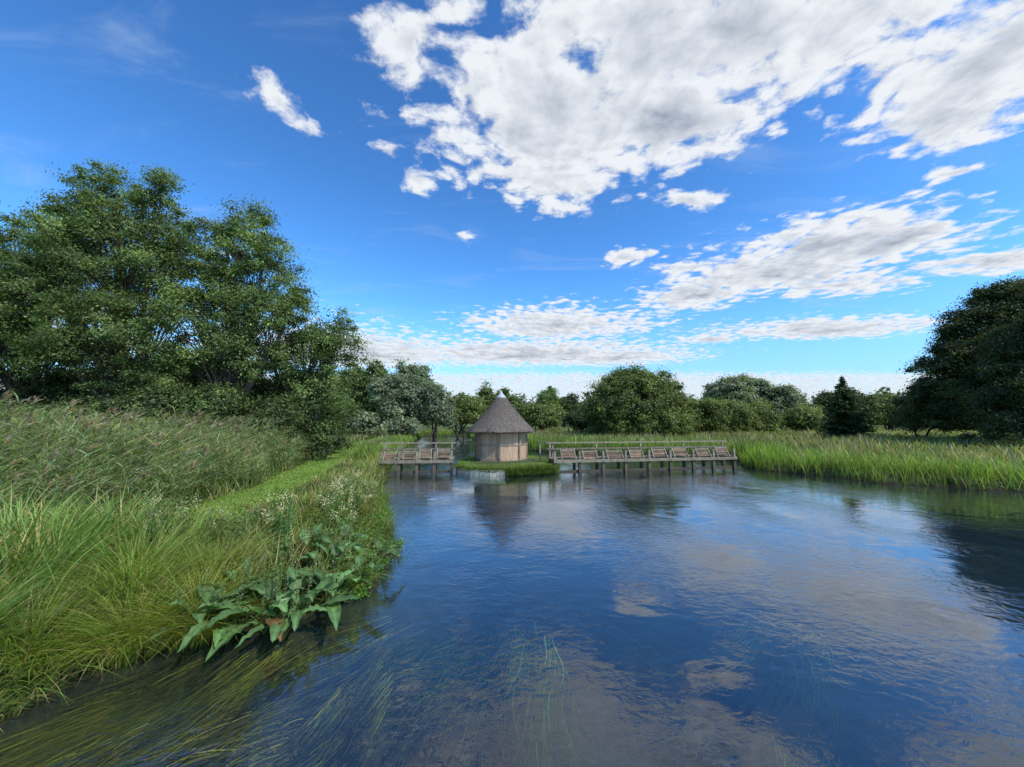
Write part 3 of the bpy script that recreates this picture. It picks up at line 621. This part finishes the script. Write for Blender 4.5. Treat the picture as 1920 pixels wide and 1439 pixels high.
D=MT('MAXIMUM',D,hm.outputs[0]);D=MT('MAXIMUM',D,-.6)
f1=NZ(WP,6.5,10,.64).outputs[0]
f3=NZ(PV,1.8,3,.5).outputs[0]
vo=N(nt,'ShaderNodeTexVoronoi');vo.voronoi_dimensions='2D';vo.feature='F1';vo.inputs['Scale'].default_value=10
wv2=N(nt,'ShaderNodeVectorMath',operation='MULTIPLY_ADD');L(ws.outputs[0],wv2.inputs[0]);wv2.inputs[1].default_value=(.3,.3,0);L(PV,wv2.inputs[2])
L(wv2.outputs[0],vo.inputs['Vector']);vd=vo.outputs['Distance']
tot=MT('MULTIPLY_ADD',f1,2.5,MT('ADD',D,-1.27))
tot=MT('MULTIPLY_ADD',f3,.7,MT('ADD',tot,-.35))
tot=MT('MULTIPLY_ADD',vd,-.55,MT('ADD',tot,.25))
al=N(nt,'ShaderNodeMapRange');al.interpolation_type='SMOOTHSTEP';al.inputs[1].default_value=.02;al.inputs[2].default_value=.54;L(tot,al.inputs[0])
sh=N(nt,'ShaderNodeVectorMath',operation='ADD');L(WP,sh.inputs[0]);sh.inputs[1].default_value=(.03,-.03,0)
f2=NZ(sh.outputs[0],6.5,7,.6).outputs[0]
rel=MT('SUBTRACT',f1,f2)
f4=NZ(WP,2.6,4,.5).outputs[0]
th=N(nt,'ShaderNodeMapRange');th.inputs[1].default_value=.6;th.inputs[2].default_value=1.5;L(MT('MULTIPLY_ADD',f4,1.7,MT('ADD',MT('MULTIPLY_ADD',f1,-1.2,tot),-.2)),th.inputs[0])
gm=MT('MULTIPLY_ADD',rel,-2.0,MT('MULTIPLY',th.outputs[0],.85))
gm=MT('MULTIPLY_ADD',vd,.5,MT('ADD',gm,-.15),clamp=True)
cc=N(nt,'ShaderNodeMix',data_type='RGBA');cc.inputs[6].default_value=(5.75,6.0,6.35,1);cc.inputs[7].default_value=(2.2,2.6,3.3,1);L(gm,cc.inputs[0])
mpc=N(nt,'ShaderNodeMapping');mpc.inputs['Rotation'].default_value=(0,0,.5);mpc.inputs['Scale'].default_value=(1.0,2.2,1);L(PV,mpc.inputs[0])
ci=NZ(mpc.outputs[0],1.3,7,.62,.8).outputs[0]
cm=N(nt,'ShaderNodeMapRange');cm.interpolation_type='SMOOTHSTEP';cm.inputs[1].default_value=.5;cm.inputs[2].default_value=.85;cm.inputs[4].default_value=.4;L(ci,cm.inputs[0])
hz_=N(nt,'ShaderNodeMapRange');hz_.interpolation_type='SMOOTHSTEP';hz_.inputs[1].default_value=-.02;hz_.inputs[2].default_value=.3;hz_.inputs[3].default_value=.68;hz_.inputs[4].default_value=0;L(sp.outputs[2],hz_.inputs[0])
x0=N(nt,'ShaderNodeMix',data_type='RGBA');L(hz_.outputs[0],x0.inputs[0]);L(hs.outputs[0],x0.inputs[6]);x0.inputs[7].default_value=(2.5,3.7,5.4,1)
x1=N(nt,'ShaderNodeMix',data_type='RGBA');L(cm.outputs[0],x1.inputs[0]);L(x0.outputs[2],x1.inputs[6]);x1.inputs[7].default_value=(3.6,4.5,5.8,1)
hf=N(nt,'ShaderNodeMapRange');hf.interpolation_type='SMOOTHSTEP';hf.inputs[1].default_value=.0;hf.inputs[2].default_value=.05;L(sp.outputs[2],hf.inputs[0])
aa=MT('MULTIPLY',al.outputs[0],hf.outputs[0])
x2=N(nt,'ShaderNodeMix',data_type='RGBA');L(aa,x2.inputs[0]);L(x1.outputs[2],x2.inputs[6]);L(cc.outputs[2],x2.inputs[7])
bg_=N(nt,'ShaderNodeBackground');bg_.inputs['Strength'].default_value=.15;L(x2.outputs[2],bg_.inputs[0]);L(bg_.outputs[0],out.inputs[0])
try: w.cycles.sampling_method='MANUAL';w.cycles.sample_map_resolution=512
except Exception: pass

sd_=Vector((SD.x*math.cos(EL),SD.y*math.cos(EL),math.sin(EL)))
ld=bpy.data.lights.new('sun','SUN');ld.energy=4.9;ld.angle=math.radians(.6);ld.color=(1,.94,.83)
lo=bpy.data.objects.new('sun',ld);sc.collection.objects.link(lo);lo.rotation_euler=sd_.to_track_quat('Z','Y').to_euler()

cam=bpy.data.cameras.new('camera');cam.sensor_width=36;cam.lens=13.5;cam.clip_end=5000;cam.clip_start=.05
co=bpy.data.objects.new('camera',cam);sc.collection.objects.link(co);co.location=(0,0,3.0);co.rotation_euler=(math.radians(95.5),0,0)
sc.camera=co
